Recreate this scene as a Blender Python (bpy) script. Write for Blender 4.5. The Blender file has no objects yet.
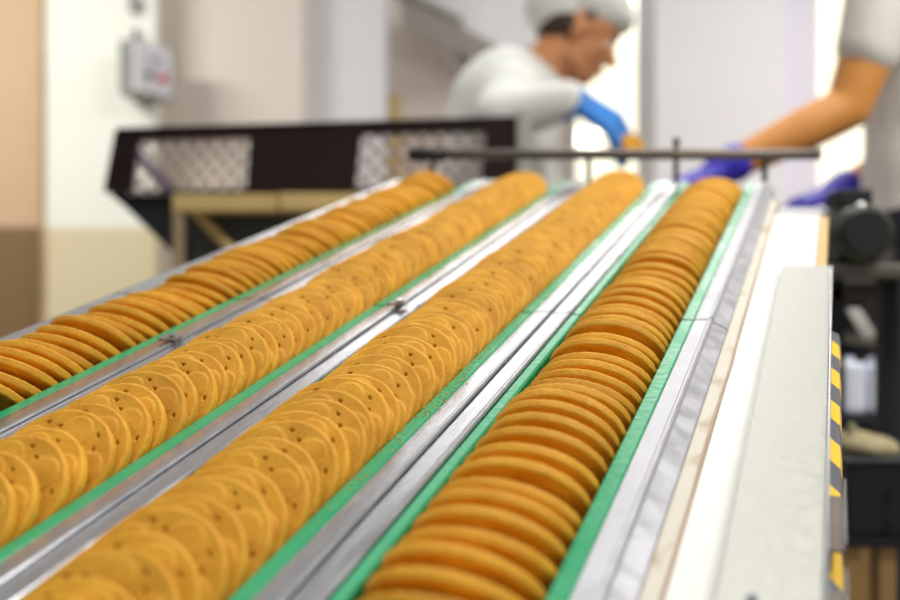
import bpy, bmesh, math, random
from mathutils import Matrix, Vector, Euler, noise
random.seed(7)
sc = bpy.context.scene
C = sc.collection
PI = math.pi
SKY_LOW, SKY_BASE, SKY_LOBE, SKY_KEY = 0.06, 0.41, 3.6, 5.0
rad = math.radians

# ------------------------------------------------------------------ camera and the two frames
F = 1100.0                       # focal length in pixels of a 900 x 600 picture
CAM = Vector((0, 0, 0.9))
Yc = Vector((386, F, 296)).normalized()
kz = -386 / (F + 296 * 142 / F)
Xc = Vector((1, kz, 142 / F * kz)).normalized()
Zc = Xc.cross(Yc)
H_CAM, X_CAM = 0.18903, 0.11306
RM = Matrix((Xc, Yc, Zc)).transposed()
M = Matrix.Translation(CAM - RM @ Vector((X_CAM, 0, H_CAM))) @ RM.to_4x4()   # sloping line frame -> world

def W(px, py, y):                # a point of the room at depth y
    return Vector(((px - 450) / F * y, y, 0.9 + (300 - py) / F * y))

def project(p):
    d = p - CAM
    return 450 + F * d.x / d.y, 300 - F * d.z / d.y

cam_d = bpy.data.cameras.new('camera')
cam = bpy.data.objects.new('camera', cam_d)
C.objects.link(cam)
cam.location = CAM
cam.rotation_euler = (PI / 2, 0, 0)
cam_d.sensor_width = 36
cam_d.lens = F / 900 * 36
cam_d.clip_start = 0.02
cam_d.dof.use_dof = True
cam_d.dof.focus_distance = 0.575
cam_d.dof.aperture_fstop = 5.0
sc.camera = cam

# ------------------------------------------------------------------ materials
def srgb(r, g, b):
    f = lambda c: c / 12.92 if c <= 0.04045 else ((c + 0.055) / 1.055) ** 2.4
    return (f(r / 255), f(g / 255), f(b / 255), 1)

def mat(name, col, rough=0.5, metal=0.0, var=0.06, scale=12, bump=0.0, bscale=60, stretch=None, spec=0.5, rvar=0.0):
    m = bpy.data.materials.new(name)
    m.use_nodes = True
    nt = m.node_tree
    N, L = nt.nodes, nt.links
    b = N['Principled BSDF']
    b.inputs['Roughness'].default_value = rough
    b.inputs['Metallic'].default_value = metal
    b.inputs['Specular IOR Level'].default_value = spec
    tc = N.new('ShaderNodeTexCoord')
    mp = N.new('ShaderNodeMapping')
    if stretch: mp.inputs['Scale'].default_value = stretch
    L.new(tc.outputs['Object'], mp.inputs['Vector'])
    nz = N.new('ShaderNodeTexNoise')
    nz.inputs['Scale'].default_value = scale
    nz.inputs['Detail'].default_value = 5
    L.new(mp.outputs[0], nz.inputs['Vector'])
    mx = N.new('ShaderNodeMix'); mx.data_type = 'RGBA'
    c = Vector(col[:3])
    mx.inputs[6].default_value = (*(c * (1 - 2.2 * var)), 1)
    mx.inputs[7].default_value = (*[min(1, v * (1 + 2.2 * var)) for v in c], 1)
    L.new(nz.outputs[0], mx.inputs[0])
    L.new(mx.outputs[2], b.inputs['Base Color'])
    if rvar:
        mr = N.new('ShaderNodeMapRange')
        mr.inputs[3].default_value = max(0.02, rough - rvar); mr.inputs[4].default_value = rough + rvar
        mr.inputs[1].default_value = 0.3; mr.inputs[2].default_value = 0.7
        L.new(nz.outputs[0], mr.inputs[0]); L.new(mr.outputs[0], b.inputs['Roughness'])
    if bump:
        n2 = N.new('ShaderNodeTexNoise'); n2.inputs['Scale'].default_value = bscale; n2.inputs['Detail'].default_value = 4
        L.new(mp.outputs[0], n2.inputs['Vector'])
        bp = N.new('ShaderNodeBump'); bp.inputs['Strength'].default_value = bump; bp.inputs['Distance'].default_value = 0.002
        L.new(n2.outputs[0], bp.inputs['Height']); L.new(bp.outputs[0], b.inputs['Normal'])
    return m

def biscuit_material():
    m = bpy.data.materials.new('baked_biscuit')
    m.use_nodes = True
    nt = m.node_tree; N, L = nt.nodes, nt.links
    b = N['Principled BSDF']
    b.inputs['Roughness'].default_value = 0.62
    b.inputs['Specular IOR Level'].default_value = 0.3
    tc = N.new('ShaderNodeTexCoord'); oi = N.new('ShaderNodeObjectInfo')
    off = N.new('ShaderNodeVectorMath'); off.operation = 'ADD'
    mul = N.new('ShaderNodeMath'); mul.operation = 'MULTIPLY'; mul.inputs[1].default_value = 9
    L.new(oi.outputs['Random'], mul.inputs[0]); L.new(tc.outputs['Object'], off.inputs[0]); L.new(mul.outputs[0], off.inputs[1])
    n1 = N.new('ShaderNodeTexNoise'); n1.inputs['Scale'].default_value = 55; n1.inputs['Detail'].default_value = 4
    L.new(off.outputs[0], n1.inputs['Vector'])
    mx = N.new('ShaderNodeMix'); mx.data_type = 'RGBA'
    mx.inputs[6].default_value = BISC_A; mx.inputs[7].default_value = BISC_B
    r0 = N.new('ShaderNodeMapRange'); r0.inputs[1].default_value = 0.3; r0.inputs[2].default_value = 0.7
    L.new(n1.outputs[0], r0.inputs[0]); L.new(r0.outputs[0], mx.inputs[0])
    # fine brown specks of the crust
    n2 = N.new('ShaderNodeTexNoise'); n2.inputs['Scale'].default_value = 900; n2.inputs['Detail'].default_value = 2
    L.new(off.outputs[0], n2.inputs['Vector'])
    r2 = N.new('ShaderNodeMapRange'); r2.inputs[1].default_value = 0.62; r2.inputs[2].default_value = 0.72; r2.inputs[4].default_value = 0.6
    L.new(n2.outputs[0], r2.inputs[0])
    m2 = N.new('ShaderNodeMix'); m2.data_type = 'RGBA'
    L.new(r2.outputs[0], m2.inputs[0]); L.new(mx.outputs[2], m2.inputs[6]); m2.inputs[7].default_value = srgb(160, 84, 20)
    # every biscuit a touch differently baked
    hs = N.new('ShaderNodeHueSaturation')
    rr = N.new('ShaderNodeMapRange'); rr.inputs[3].default_value = 0.9; rr.inputs[4].default_value = 1.07
    L.new(oi.outputs['Random'], rr.inputs[0]); L.new(rr.outputs[0], hs.inputs['Value'])
    L.new(m2.outputs[2], hs.inputs['Color']); L.new(hs.outputs[0], b.inputs['Base Color'])
    n3 = N.new('ShaderNodeTexNoise'); n3.inputs['Scale'].default_value = 500; n3.inputs['Detail'].default_value = 4
    L.new(off.outputs[0], n3.inputs['Vector'])
    bp = N.new('ShaderNodeBump'); bp.inputs['Strength'].default_value = 0.35; bp.inputs['Distance'].default_value = 0.0006
    L.new(n3.outputs[0], bp.inputs['Height']); L.new(bp.outputs[0], b.inputs['Normal'])
    return m

BISC_A, BISC_B = srgb(206, 144, 26), srgb(226, 168, 44)
M_BISC = biscuit_material()
M_CREAM = mat('biscuit_filling', srgb(92, 52, 22), 0.6)
M_GREEN = mat('green_plastic', srgb(26, 152, 100), 0.27, var=0.05, scale=30, bump=0.15, bscale=200, rvar=0.08)
M_STEEL = mat('brushed_steel', srgb(178, 179, 184), 0.24, 0.9, var=0.03, scale=40, stretch=(10, 0.8, 10), bump=0.06, bscale=120, rvar=0.06)
M_ALU = mat('dull_aluminium', srgb(184, 184, 190), 0.42, 0.75, var=0.05, scale=60, bump=0.12, bscale=400, rvar=0.1)
M_PLATE = mat('cover_sheet', srgb(184, 185, 177), 0.42, 0.55, var=0.03, scale=350, bump=0.1, bscale=900, rvar=0.08)
M_WHITE = mat('white_paint', srgb(222, 222, 216), 0.4, var=0.02, scale=30)
M_DARK = mat('dark_steel', srgb(44, 42, 42), 0.5, 0.3, var=0.1)
M_BLACK = mat('black_plastic', srgb(22, 23, 30), 0.55, var=0.1)
M_BROWN = mat('dark_brown_enamel', srgb(38, 22, 20), 0.5, var=0.08, scale=8, spec=0.25)
M_TAN = mat('tan_painted_steel', srgb(220, 190, 125), 0.5, var=0.06)
M_WOOD = mat('pale_wood', srgb(205, 168, 110), 0.6, var=0.1, scale=20, stretch=(6, 6, 0.6))
M_WOODD = mat('weathered_wood', srgb(166, 132, 80), 0.6, var=0.1, scale=20, stretch=(6, 6, 0.6))
M_SKIN = mat('skin', srgb(206, 140, 92), 0.5, var=0.04, scale=15)
M_SKIN2 = mat('tanned_skin', srgb(206, 138, 66), 0.5, var=0.04, scale=15)
M_COAT = mat('white_cotton', srgb(226, 227, 221), 0.8, var=0.03, scale=20)
M_SHIRT = mat('off_white_cotton', srgb(226, 222, 214), 0.8, var=0.03, scale=20)
M_NAVY = mat('navy_cloth', srgb(26, 26, 38), 0.8, var=0.1)
M_BLUEG = mat('blue_nitrile', srgb(44, 128, 214), 0.4, var=0.04)
M_PURPG = mat('indigo_nitrile', srgb(54, 44, 178), 0.4, var=0.04)
M_HAIR = mat('dark_hair', srgb(60, 40, 30), 0.6, var=0.15, scale=60)
M_SHOE = mat('shoe_rubber', srgb(40, 40, 44), 0.6)
M_EYE = mat('eye_white', srgb(230, 225, 220), 0.2)
M_IRIS = mat('iris_brown', srgb(60, 36, 22), 0.2)
M_LIP = mat('lip', srgb(176, 96, 78), 0.45)
M_RED = mat('red_button', srgb(214, 36, 60), 0.35)
M_RUST = mat('rusty_steel', srgb(122, 112, 104), 0.45, 0.5, var=0.2, scale=25, rvar=0.1)
M_LATT = mat('pale_mesh_wire', srgb(176, 150, 142), 0.4, 0.2)
M_BLUEST = mat('blue_strap', srgb(120, 124, 190), 0.5)

def stained(name, base, stain, scale, lo, hi, rough=0.5, stretch=None):
    m = mat(name, base, rough, var=0.03, scale=20)
    N, L = m.node_tree.nodes, m.node_tree.links
    b = N['Principled BSDF']
    src = b.inputs['Base Color'].links[0].from_socket
    tc = N.new('ShaderNodeTexCoord'); mp = N.new('ShaderNodeMapping')
    if stretch: mp.inputs['Scale'].default_value = stretch
    L.new(tc.outputs['Object'], mp.inputs[0])
    nz = N.new('ShaderNodeTexNoise'); nz.inputs['Scale'].default_value = scale; nz.inputs['Detail'].default_value = 4
    L.new(mp.outputs[0], nz.inputs['Vector'])
    r = N.new('ShaderNodeMapRange'); r.inputs[1].default_value = lo; r.inputs[2].default_value = hi
    L.new(nz.outputs[0], r.inputs[0])
    mx = N.new('ShaderNodeMix'); mx.data_type = 'RGBA'; mx.inputs[7].default_value = stain
    L.new(r.outputs[0], mx.inputs[0]); L.new(src, mx.inputs[6]); L.new(mx.outputs[2], b.inputs['Base Color'])
    return m

def two_tone(name, upper, lower, z, rough=0.6):
    m = mat(name, upper, rough, var=0.03, scale=2)
    N, L = m.node_tree.nodes, m.node_tree.links
    b = N['Principled BSDF']
    src = b.inputs['Base Color'].links[0].from_socket
    tc = N.new('ShaderNodeTexCoord'); sx = N.new('ShaderNodeSeparateXYZ'); L.new(tc.outputs['Object'], sx.inputs[0])
    lt = N.new('ShaderNodeMath'); lt.operation = 'LESS_THAN'; lt.inputs[1].default_value = z; L.new(sx.outputs[2], lt.inputs[0])
    mx = N.new('ShaderNodeMix'); mx.data_type = 'RGBA'; mx.inputs[7].default_value = lower
    L.new(lt.outputs[0], mx.inputs[0]); L.new(src, mx.inputs[6]); L.new(mx.outputs[2], b.inputs['Base Color'])
    return m

M_LEDGE = stained('crumb_stained_ledge', srgb(200, 194, 178), srgb(160, 128, 78), 45, 0.56, 0.72, stretch=(1, 0.45, 1))
M_BEAD = mat('brown_sealant', srgb(176, 152, 130), 0.6, var=0.1, scale=60)

def hazard():
    m = mat('hazard_tape', (1, 1, 1, 1), 0.4)
    N, L = m.node_tree.nodes, m.node_tree.links
    tc = N.new('ShaderNodeTexCoord'); sx = N.new('ShaderNodeSeparateXYZ'); L.new(tc.outputs['Object'], sx.inputs[0])
    a = N.new('ShaderNodeMath'); a.operation = 'MULTIPLY_ADD'; a.inputs[1].default_value = 1.2
    L.new(sx.outputs[0], a.inputs[0]); L.new(sx.outputs[1], a.inputs[2])
    d = N.new('ShaderNodeMath'); d.operation = 'MULTIPLY'; d.inputs[1].default_value = 1 / 0.058; L.new(a.outputs[0], d.inputs[0])
    fr = N.new('ShaderNodeMath'); fr.operation = 'FRACT'; L.new(d.outputs[0], fr.inputs[0])
    g = N.new('ShaderNodeMath'); g.operation = 'GREATER_THAN'; g.inputs[1].default_value = 0.5; L.new(fr.outputs[0], g.inputs[0])
    mx = N.new('ShaderNodeMix'); mx.data_type = 'RGBA'
    mx.inputs[6].default_value = srgb(88, 90, 98); mx.inputs[7].default_value = srgb(250, 200, 20)
    L.new(g.outputs[0], mx.inputs[0]); L.new(mx.outputs[2], N['Principled BSDF'].inputs['Base Color'])
    return m
M_HAZ = hazard()

# ------------------------------------------------------------------ helpers
def link(name, me, m=None, parent=None):
    o = bpy.data.objects.new(name, me)
    C.objects.link(o)
    if m is not None and me is not None: me.materials.append(m)
    if parent is not None: o.parent = parent
    return o

def obj(name, bm, m, parent=None, smooth=False):
    bmesh.ops.recalc_face_normals(bm, faces=bm.faces)
    me = bpy.data.meshes.new(name)
    bm.to_mesh(me); bm.free()
    if smooth:
        me.polygons.foreach_set('use_smooth', [True] * len(me.polygons))
    return link(name, me, m, parent)

def tag(o, label, cat=None, group=None, kind=None):
    o['label'] = label
    if cat: o['category'] = cat
    if group: o['group'] = group
    if kind: o['kind'] = kind
    return o

def structure(o, label=None):
    o['kind'] = 'structure'
    if label: o['label'] = label
    return o

def thing(name, label, cat, base=(0, 0, 0), sloped=False, group=None, rotz=0):
    o = bpy.data.objects.new(name, None); C.objects.link(o)
    o.empty_display_size = 0.03
    if sloped: o.matrix_world = M @ Matrix.Translation(base)
    else: o.matrix_world = Matrix.Translation(base) @ Matrix.Rotation(rotz, 4, 'Z')
    return tag(o, label, cat, group)

def box(bm, a, b, bev=0.0, mtx=None):
    a, b = Vector(a), Vector(b)
    r = bmesh.ops.create_cube(bm, size=1)
    vs = r['verts']
    bmesh.ops.scale(bm, vec=b - a, verts=vs)
    bmesh.ops.translate(bm, vec=(a + b) / 2, verts=vs)
    if bev:
        es = list({e for v in vs for e in v.link_edges})
        rb = bmesh.ops.bevel(bm, geom=es, offset=bev, segments=2, affect='EDGES', profile=0.6)
        vs = list({v for f in rb['faces'] for v in f.verts} | {v for v in vs if v.is_valid})
    if mtx is not None: bmesh.ops.transform(bm, matrix=mtx, verts=[v for v in vs if v.is_valid])
    return bm

def bx(a, b, bev=0.0, mtx=None):
    return box(bmesh.new(), a, b, bev, mtx)

def prism(bm, prof, y0, y1, axis='Y'):
    """closed profile [(x,z)...] swept along y (or profile (x,y) swept along z, (y,z) along x)"""
    def P(u, v, w):
        return {'Y': (u, w, v), 'Z': (u, v, w), 'X': (w, u, v)}[axis]
    A = [bm.verts.new(P(u, v, y0)) for u, v in prof]
    B = [bm.verts.new(P(u, v, y1)) for u, v in prof]
    n = len(prof)
    for i in range(n):
        bm.faces.new((A[i], A[(i + 1) % n], B[(i + 1) % n], B[i]))
    bm.faces.new(A[::-1]); bm.faces.new(B)
    return bm

def tube(bm, p, q, r, r2=None, n=16, cap=True):
    p, q = Vector(p), Vector(q)
    d = q - p
    rot = d.to_track_quat('Z', 'Y').to_matrix().to_4x4()
    bmesh.ops.create_cone(bm, cap_ends=cap, segments=n, radius1=r, radius2=r if r2 is None else r2, depth=d.length,
                          matrix=Matrix.Translation((p + q) / 2) @ rot)
    return bm

def ball(bm, c, r, mtx=None, u=20, v=12):
    s = Matrix.Diagonal((*(r if hasattr(r, '__len__') else (r, r, r)), 1))
    bmesh.ops.create_uvsphere(bm, u_segments=u, v_segments=v, radius=1,
                              matrix=Matrix.Translation(c) @ (mtx.to_4x4() if mtx is not None else Matrix.Identity(4)) @ s)
    return bm

def limb(bm, pts, rs, n=18):
    pts = [Vector(p) for p in pts]
    for i, p in enumerate(pts):
        ball(bm, p, rs[i])
        if i: tube(bm, pts[i - 1], p, rs[i - 1], rs[i], n)
    return bm

def fused(name, bm, m, parent, voxel, smooth=4, wrinkle=0):
    """one continuous surface out of overlapping volumes"""
    me = bpy.data.meshes.new('t'); bm.to_mesh(me); bm.free()
    t = bpy.data.objects.new('t', me); C.objects.link(t)
    r = t.modifiers.new('r', 'REMESH'); r.mode = 'VOXEL'; r.voxel_size = voxel
    s = t.modifiers.new('s', 'SMOOTH'); s.factor = 0.5; s.iterations = smooth
    dg = bpy.context.evaluated_depsgraph_get()
    me2 = bpy.data.meshes.new_from_object(t.evaluated_get(dg))
    bpy.data.objects.remove(t); bpy.data.meshes.remove(me)
    me2.name = name
    me2.materials.clear()
    if wrinkle:
        for v in me2.vertices:
            v.co += v.normal * (noise.noise(v.co * 9 + Vector((3, 1, 7))) * wrinkle)
    me2.polygons.foreach_set('use_smooth', [True] * len(me2.polygons))
    return link(name, me2, m, parent)

# ------------------------------------------------------------------ biscuits
R_B = 0.0305
T_B = 0.0068
def biscuit_mesh(seed, thick=T_B):
    rnd = random.Random(seed)
    bm = bmesh.new()
    NR, NA = (72, 180) if thick < 0.006 else (20, 150)
    petals = 5
    ph = rnd.random()
    holes = []
    for i in range(petals):
        a = (i + ph) * 2 * PI / petals
        g = a + PI / petals
        for q, rr in ((-0.12, 0.70), (0.14, 0.82)):
            holes.append((rr * R_B * math.cos(g + q), rr * R_B * math.sin(g + q)))
        if i % 2: holes.append((0.48 * R_B * math.cos(g), 0.48 * R_B * math.sin(g)))
    for i in range(3):
        a = (i + ph) * 2 * PI / 3
        holes.append((0.16 * R_B * math.cos(a), 0.16 * R_B * math.sin(a)))
    pc = [(0.62 * R_B * math.cos((i + ph) * 2 * PI / petals), 0.62 * R_B * math.sin((i + ph) * 2 * PI / petals), (i + ph) * 2 * PI / petals) for i in range(petals)]
    def height(x, y):
        r = math.hypot(x, y)
        h = thick / 2 + 0.00025 * noise.noise(Vector((x * 110, y * 110, seed)))
        for (cx, cy, a) in pc:                                               # petal-shaped relief
            dx, dy = x - cx, y - cy
            d = math.hypot(dx, dy)
            if d < 0.0096:
                k = min(1.0, max(0.0, (0.0091 - d) / 0.0011)); k = k * k * (3 - 2 * k)
                h += 0.00065 * k * (0.75 + 0.25 * math.cos(d / 0.0091 * 1.5))
        for (hx, hy) in holes:
            d2 = (x - hx) ** 2 + (y - hy) ** 2
            if d2 < 4e-6 * 2: h -= 0.0040 * math.exp(-(d2 / 0.00070 ** 2) ** 2)
        return h
    def edge(a):
        return R_B * (1 + 0.008 * noise.noise(Vector((math.cos(a) * 2, math.sin(a) * 2, seed * 3.1))) + 0.004 * noise.noise(Vector((math.cos(a) * 9, math.sin(a) * 9, seed))))
    rings = []
    c = bm.verts.new((0, 0, height(0, 0)))
    rf = 0.0012
    for j in range(1, NR + 1):
        ring = []
        for i in range(NA):
            a = 2 * PI * i / NA
            e = edge(a) - rf
            r = e * j / NR
            x, y = r * math.cos(a), r * math.sin(a)
            ring.append(bm.verts.new((x, y, height(x, y))))
        rings.append(ring)
    rim = [(0.0006, thick / 2 - 0.0002), (0.00105, thick / 2 - 0.0006), (0.0012, thick / 2 - 0.0013), (0.0011, 0.0001), (0.0012, -thick / 2 + 0.0013), (0.0010, -thick / 2 + 0.0005), (0, -thick / 2)]
    for q, (dr, z) in enumerate(rim):
        ring = []
        for i in range(NA):
            a = 2 * PI * i / NA
            r = edge(a) - rf + dr + 0.0003 * noise.noise(Vector((math.cos(a) * 25, math.sin(a) * 25, q * 1.7 + seed)))
            ring.append(bm.verts.new((r * math.cos(a), r * math.sin(a), z + 0.0003 * noise.noise(Vector((math.cos(a) * 14, math.sin(a) * 14, q + seed))))))
        rings.append(ring)
    for j in (0.66, 0.33):
        rings.append([bm.verts.new((R_B * j * math.cos(2 * PI * i / NA), R_B * j * math.sin(2 * PI * i / NA), -thick / 2 + 0.0002)) for i in range(NA)])
    cb = bm.verts.new((0, 0, -thick / 2 + 0.0002))
    for i in range(NA):
        bm.faces.new((c, rings[0][i], rings[0][(i + 1) % NA]))
        for j in range(len(rings) - 1):
            bm.faces.new((rings[j][i], rings[j + 1][i], rings[j + 1][(i + 1) % NA], rings[j][(i + 1) % NA]))
        bm.faces.new((cb, rings[-1][(i + 1) % NA], rings[-1][i]))
    bmesh.ops.recalc_face_normals(bm, faces=bm.faces)
    me = bpy.data.meshes.new('biscuit')
    bm.to_mesh(me); bm.free()
    me.polygons.foreach_set('use_smooth', [True] * len(me.polygons))
    me.materials.append(M_BISC)
    return me

B_MESH = [biscuit_mesh(s, 0.0054) for s in (1, 2, 3, 4)] + [biscuit_mesh(s, 0.0053) for s in (5, 6, 7, 8)]
ONES = ['', 'first', 'second', 'third', 'fourth', 'fifth', 'sixth', 'seventh', 'eighth', 'ninth', 'tenth', 'eleventh', 'twelfth', 'thirteenth', 'fourteenth',
        'fifteenth', 'sixteenth', 'seventeenth', 'eighteenth', 'nineteenth']
TENS = {2: ('twenty', 'twentieth'), 3: ('thirty', 'thirtieth'), 4: ('forty', 'fortieth'), 5: ('fifty', 'fiftieth'), 6: ('sixty', 'sixtieth'),
        7: ('seventy', 'seventieth'), 8: ('eighty', 'eightieth'), 9: ('ninety', 'ninetieth')}
def ordinal(n):
    if n < 20: return ONES[n]
    t, o = divmod(n, 10)
    return TENS[t][1] if o == 0 else TENS[t][0] + '-' + ONES[o]

# centre x, lean (deg, + = away from the camera), spacing, trough wording, lean wording
ROWS = [
    dict(x=-0.3249, lean=-44, step=0.0133, z=-0.004, thick=1, end=1.205, start=0.30, name='leftmost', edge='left picture edge', look='golden biscuit tipped forward'),
    dict(x=-0.2133, lean=55, step=0.0152, z=0.0, thick=0, end=1.20, start=0.22, name='second', edge='left picture edge', look='embossed biscuit leaning back'),
    dict(x=-0.1076, lean=55, step=0.0156, z=0.0, thick=0, end=1.20, start=0.20, name='third', edge='bottom picture edge', look='embossed biscuit leaning back'),
    dict(x=-0.0026, lean=-37, step=0.0157, z=-0.0072, thick=1, end=1.225, start=0.22, name='rightmost', edge='bottom picture edge', look='golden biscuit tipped forward'),
]
GROUPS = ['biscuits in the leftmost row', 'biscuits in the second row from the left', 'biscuits in the third row from the left', 'biscuits in the rightmost row']
proto = None
for ri, row in enumerate(ROWS):
    rnd = random.Random(100 + ri)
    n = 0
    y = row['start']
    fwd = row['lean'] < 0
    lean_j = 0.0; xj = 0.0
    k = 0
    zc0 = 0.0
    while y < row['end']:
        lean_j = 0.6 * lean_j + rnd.uniform(-1.6, 1.6) * (1.0 if not fwd else 2.2)
        xj = 0.5 * xj + rnd.uniform(-0.0004, 0.0004)
        lean = row['lean'] + lean_j
        th = rad(lean)
        Rm = Matrix.Rotation(rad(rnd.uniform(-2.0, 2.0)), 4, 'Z') @ Matrix.Rotation(PI / 2 - th, 4, 'X') @ Matrix.Rotation(rnd.uniform(0, 2 * PI), 4, 'Z')
        zc = R_B * (math.cos(th) - math.cos(rad(row['lean']))) + rnd.uniform(-0.0006, 0.0006) + row['z']
        mw = M @ Matrix.Translation((row['x'] + xj, y, zc)) @ Rm
        vis = False
        for q in range(24):
            px, py = project(mw @ Vector((R_B * math.cos(q * PI / 12), R_B * math.sin(q * PI / 12), 0)))
            zl = (Rm @ Vector((R_B * math.cos(q * PI / 12), R_B * math.sin(q * PI / 12), 0))).z
            if zl > 0.006 and -5 < px < 900 and 0 < py < 603: vis = True
        if vis:
            n += 1
            me = B_MESH[row['thick'] * 4 + rnd.randrange(4)]
            o = bpy.data.objects.new('biscuit', me) if proto is None else proto.copy()
            if proto is None: proto = o
            o.data = me
            C.objects.link(o)
            o.matrix_world = mw
            nm = row['name'] + (' row from left' if row['name'] in ('second', 'third') else ' row')
            tag(o, '%s, %s from %s, %s' % (row['look'], ordinal(n), row['edge'], nm), 'biscuit', GROUPS[ri])
        gap = row['step'] * (1 + rnd.uniform(-0.10, 0.10) * (2.2 if fwd else 1))
        alt = 0.0006 if fwd else 0.0036
        gap = max(gap + (alt if k % 2 else -alt), 0.0060 / math.cos(rad(row['lean'])))
        y += gap
        k += 1
    row['n'] = n

# ------------------------------------------------------------------ the sloping line: troughs, rails, side parts (line frame)
Y0, YJ, Y1 = 0.17, 0.680, 1.265
def sl(name, bm, m, parent, base, smooth=False):
    bmesh.ops.translate(bm, vec=-Vector(base), verts=bm.verts)
    return obj(name, bm, m, parent, smooth)

LEFT_IN, RIGHT_IN, SW = 0.0312, 0.0312, 0.0083
def strip_prof(x0, x1):
    return [(x0, -0.016), (x1, -0.016), (x1, -0.001), (x1 - 0.001, 0), (x0 + 0.001, 0), (x0, -0.001)]
def lip_prof(x0, x1, hgt=0.0016):
    w = x1 - x0
    return [(x0, -0.014), (x1, -0.014), (x1, hgt - 0.0008), (x1 - 0.0008, hgt), (x1 - 0.0022, hgt), (x1 - 0.0032, 0.0008), (x0 + 0.0006, 0.0002), (x0, -0.0006)]

for ri, row in enumerate(ROWS):
    zb = -R_B * math.cos(rad(row['lean'])) - 0.0042 + row['z']
    b = (row['x'], (Y0 + Y1) / 2, zb)
    which = {0: 'leftmost', 1: 'second from left', 2: 'third from left', 3: 'rightmost'}[ri]
    t = thing('trough_bed', 'grey steel trough bed under the %s biscuit row' % which, 'conveyor', b, True, 'trough beds under the biscuit rows')
    bm = bmesh.new()
    xs = row['x']
    prism(bm, [(xs - 0.031, zb - 0.003), (xs + 0.031, zb - 0.003), (xs + 0.031, zb), (xs - 0.031, zb)], Y0, Y1)
    sl('bed_plate', bm, M_DARK, t, b)

def rail(label, x0, x1, y0, y1, left_strip, right_strip, two=True, notch=0.0):
    """metal guide rail between x0 and x1 with green strips outside of it"""
    base = ((x0 + x1) / 2, (y0 + y1) / 2, -0.016)
    t = thing('guide_rail', label, 'guide rail', base, True, 'guide rails between the biscuit rows')
    if two:
        xm = (x0 + x1) / 2
        sl('metal_profile', prism(bmesh.new(), lip_prof(x0 + 0.0003, xm - 0.0003), y0, y1), M_STEEL, t, base)
        sl('metal_profile', prism(bmesh.new(), lip_prof(xm + 0.0003, x1 - 0.0003, 0.0013), y0, y1), M_STEEL, t, base)
    else:
        sl('metal_profile', prism(bmesh.new(), lip_prof(x0, x1, 0.003), y0, y1), M_STEEL, t, base)
    if left_strip:
        s = sl('green_strip', prism(bmesh.new(), strip_prof(x0 - SW, x0), y0 + notch, y1), M_GREEN, t, base)
        s['label'] = 'green plastic strip'
    if right_strip:
        s = sl('green_strip', prism(bmesh.new(), strip_prof(x1, x1 + 0.0064), y0, y1 - notch), M_GREEN, t, base)
        s['label'] = 'green plastic strip'
    return t, base

cs = [r['x'] for r in ROWS]
seg = ((Y0, YJ - 0.0012, 'near half'), (YJ + 0.0012, Y1, 'far half'))
for (a, b_, half) in seg:
    rail('metal rail edging the left side of leftmost biscuit row, %s' % half, cs[0] - RIGHT_IN - SW - 0.030, cs[0] - RIGHT_IN - SW, a, b_, False, True, two=False)
    for i, nm in ((0, 'leftmost and second'), (1, 'second and third'), (2, 'third and rightmost')):
        rail('steel rail between %s biscuit rows, %s' % (nm, half), cs[i] + RIGHT_IN + SW, cs[i + 1] - LEFT_IN - SW, a, b_, True, True)
    # right-hand rail: textured top, raised ridge, long sloping face
    x0 = cs[3] + RIGHT_IN + SW
    base = (x0 + 0.012, (a + b_) / 2, -0.016)
    t = thing('guide_rail', 'wide ridged steel rail right of rightmost biscuit row, %s' % half, 'guide rail', base, True, 'guide rails between the biscuit rows')
    pr = [(x0, -0.018), (x0 + 0.0205, -0.018), (x0 + 0.0205, -0.0058), (x0 + 0.0199, -0.005), (x0 + 0.0118, -0.0012), (x0 + 0.0112, 0.0014), (x0 + 0.0104, 0.002), (x0 + 0.0093, 0.002), (x0 + 0.0085, 0.0008), (x0 + 0.0004, 0.0002), (x0, -0.0004)]
    sl('metal_profile', prism(bmesh.new(), pr, a, b_), M_ALU, t, base)
    s = sl('green_strip', prism(bmesh.new(), strip_prof(x0 - SW, x0), a, b_), M_GREEN, t, base)
    s['label'] = 'green plastic strip'

# joint clips on the rails
def clip(px_label, x, y, z=0.002):
    base = (x, y, z)
    t = thing('rail_clip', px_label, 'clip', base, True, 'rail joint clips')
    bm = bmesh.new()
    box(bm, (x - 0.006, y - 0.005, z), (x + 0.006, y + 0.005, z + 0.0015), 0.0005)
    sl('clip_plate', bm, M_RUST, t, base)
    bm = bmesh.new(); tube(bm, (x + 0.002, y, z + 0.0012), (x + 0.002, y, z + 0.0035), 0.0026)
    sl('screw_head', bm, M_STEEL, t, base)
clip('small worn clip on the rail between leftmost and second biscuit rows', -0.2745, 0.571)
clip('small bright clip at joint of rail between second and third biscuit rows', -0.1625, 0.676, 0.0026)

# crumbs along the green strip
bm = bmesh.new()
rnd = random.Random(5)
for i in range(190):
    u = rnd.random()
    x = cs[2] + RIGHT_IN + rnd.uniform(-0.0005, SW + (0.004 if u < 0.2 else 0.0))
    y = rnd.choice((rnd.gauss(0.50, 0.05), rnd.uniform(0.36, 0.66)))
    s = rnd.uniform(0.0002, 0.0006)
    bmesh.ops.create_icosphere(bm, subdivisions=1, radius=s, matrix=M @ Matrix.Translation((x, y, s * 0.5 + (0.0006 if x > cs[2] + RIGHT_IN + SW else 0))) @ Matrix.Diagonal((1, rnd.uniform(0.7, 1.6), 0.7, 1)))
o = obj('biscuit_crumbs', bm, M_BISC)
tag(o, 'golden crumbs scattered on the green strip right of the third biscuit row', 'crumbs', kind='stuff')

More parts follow.
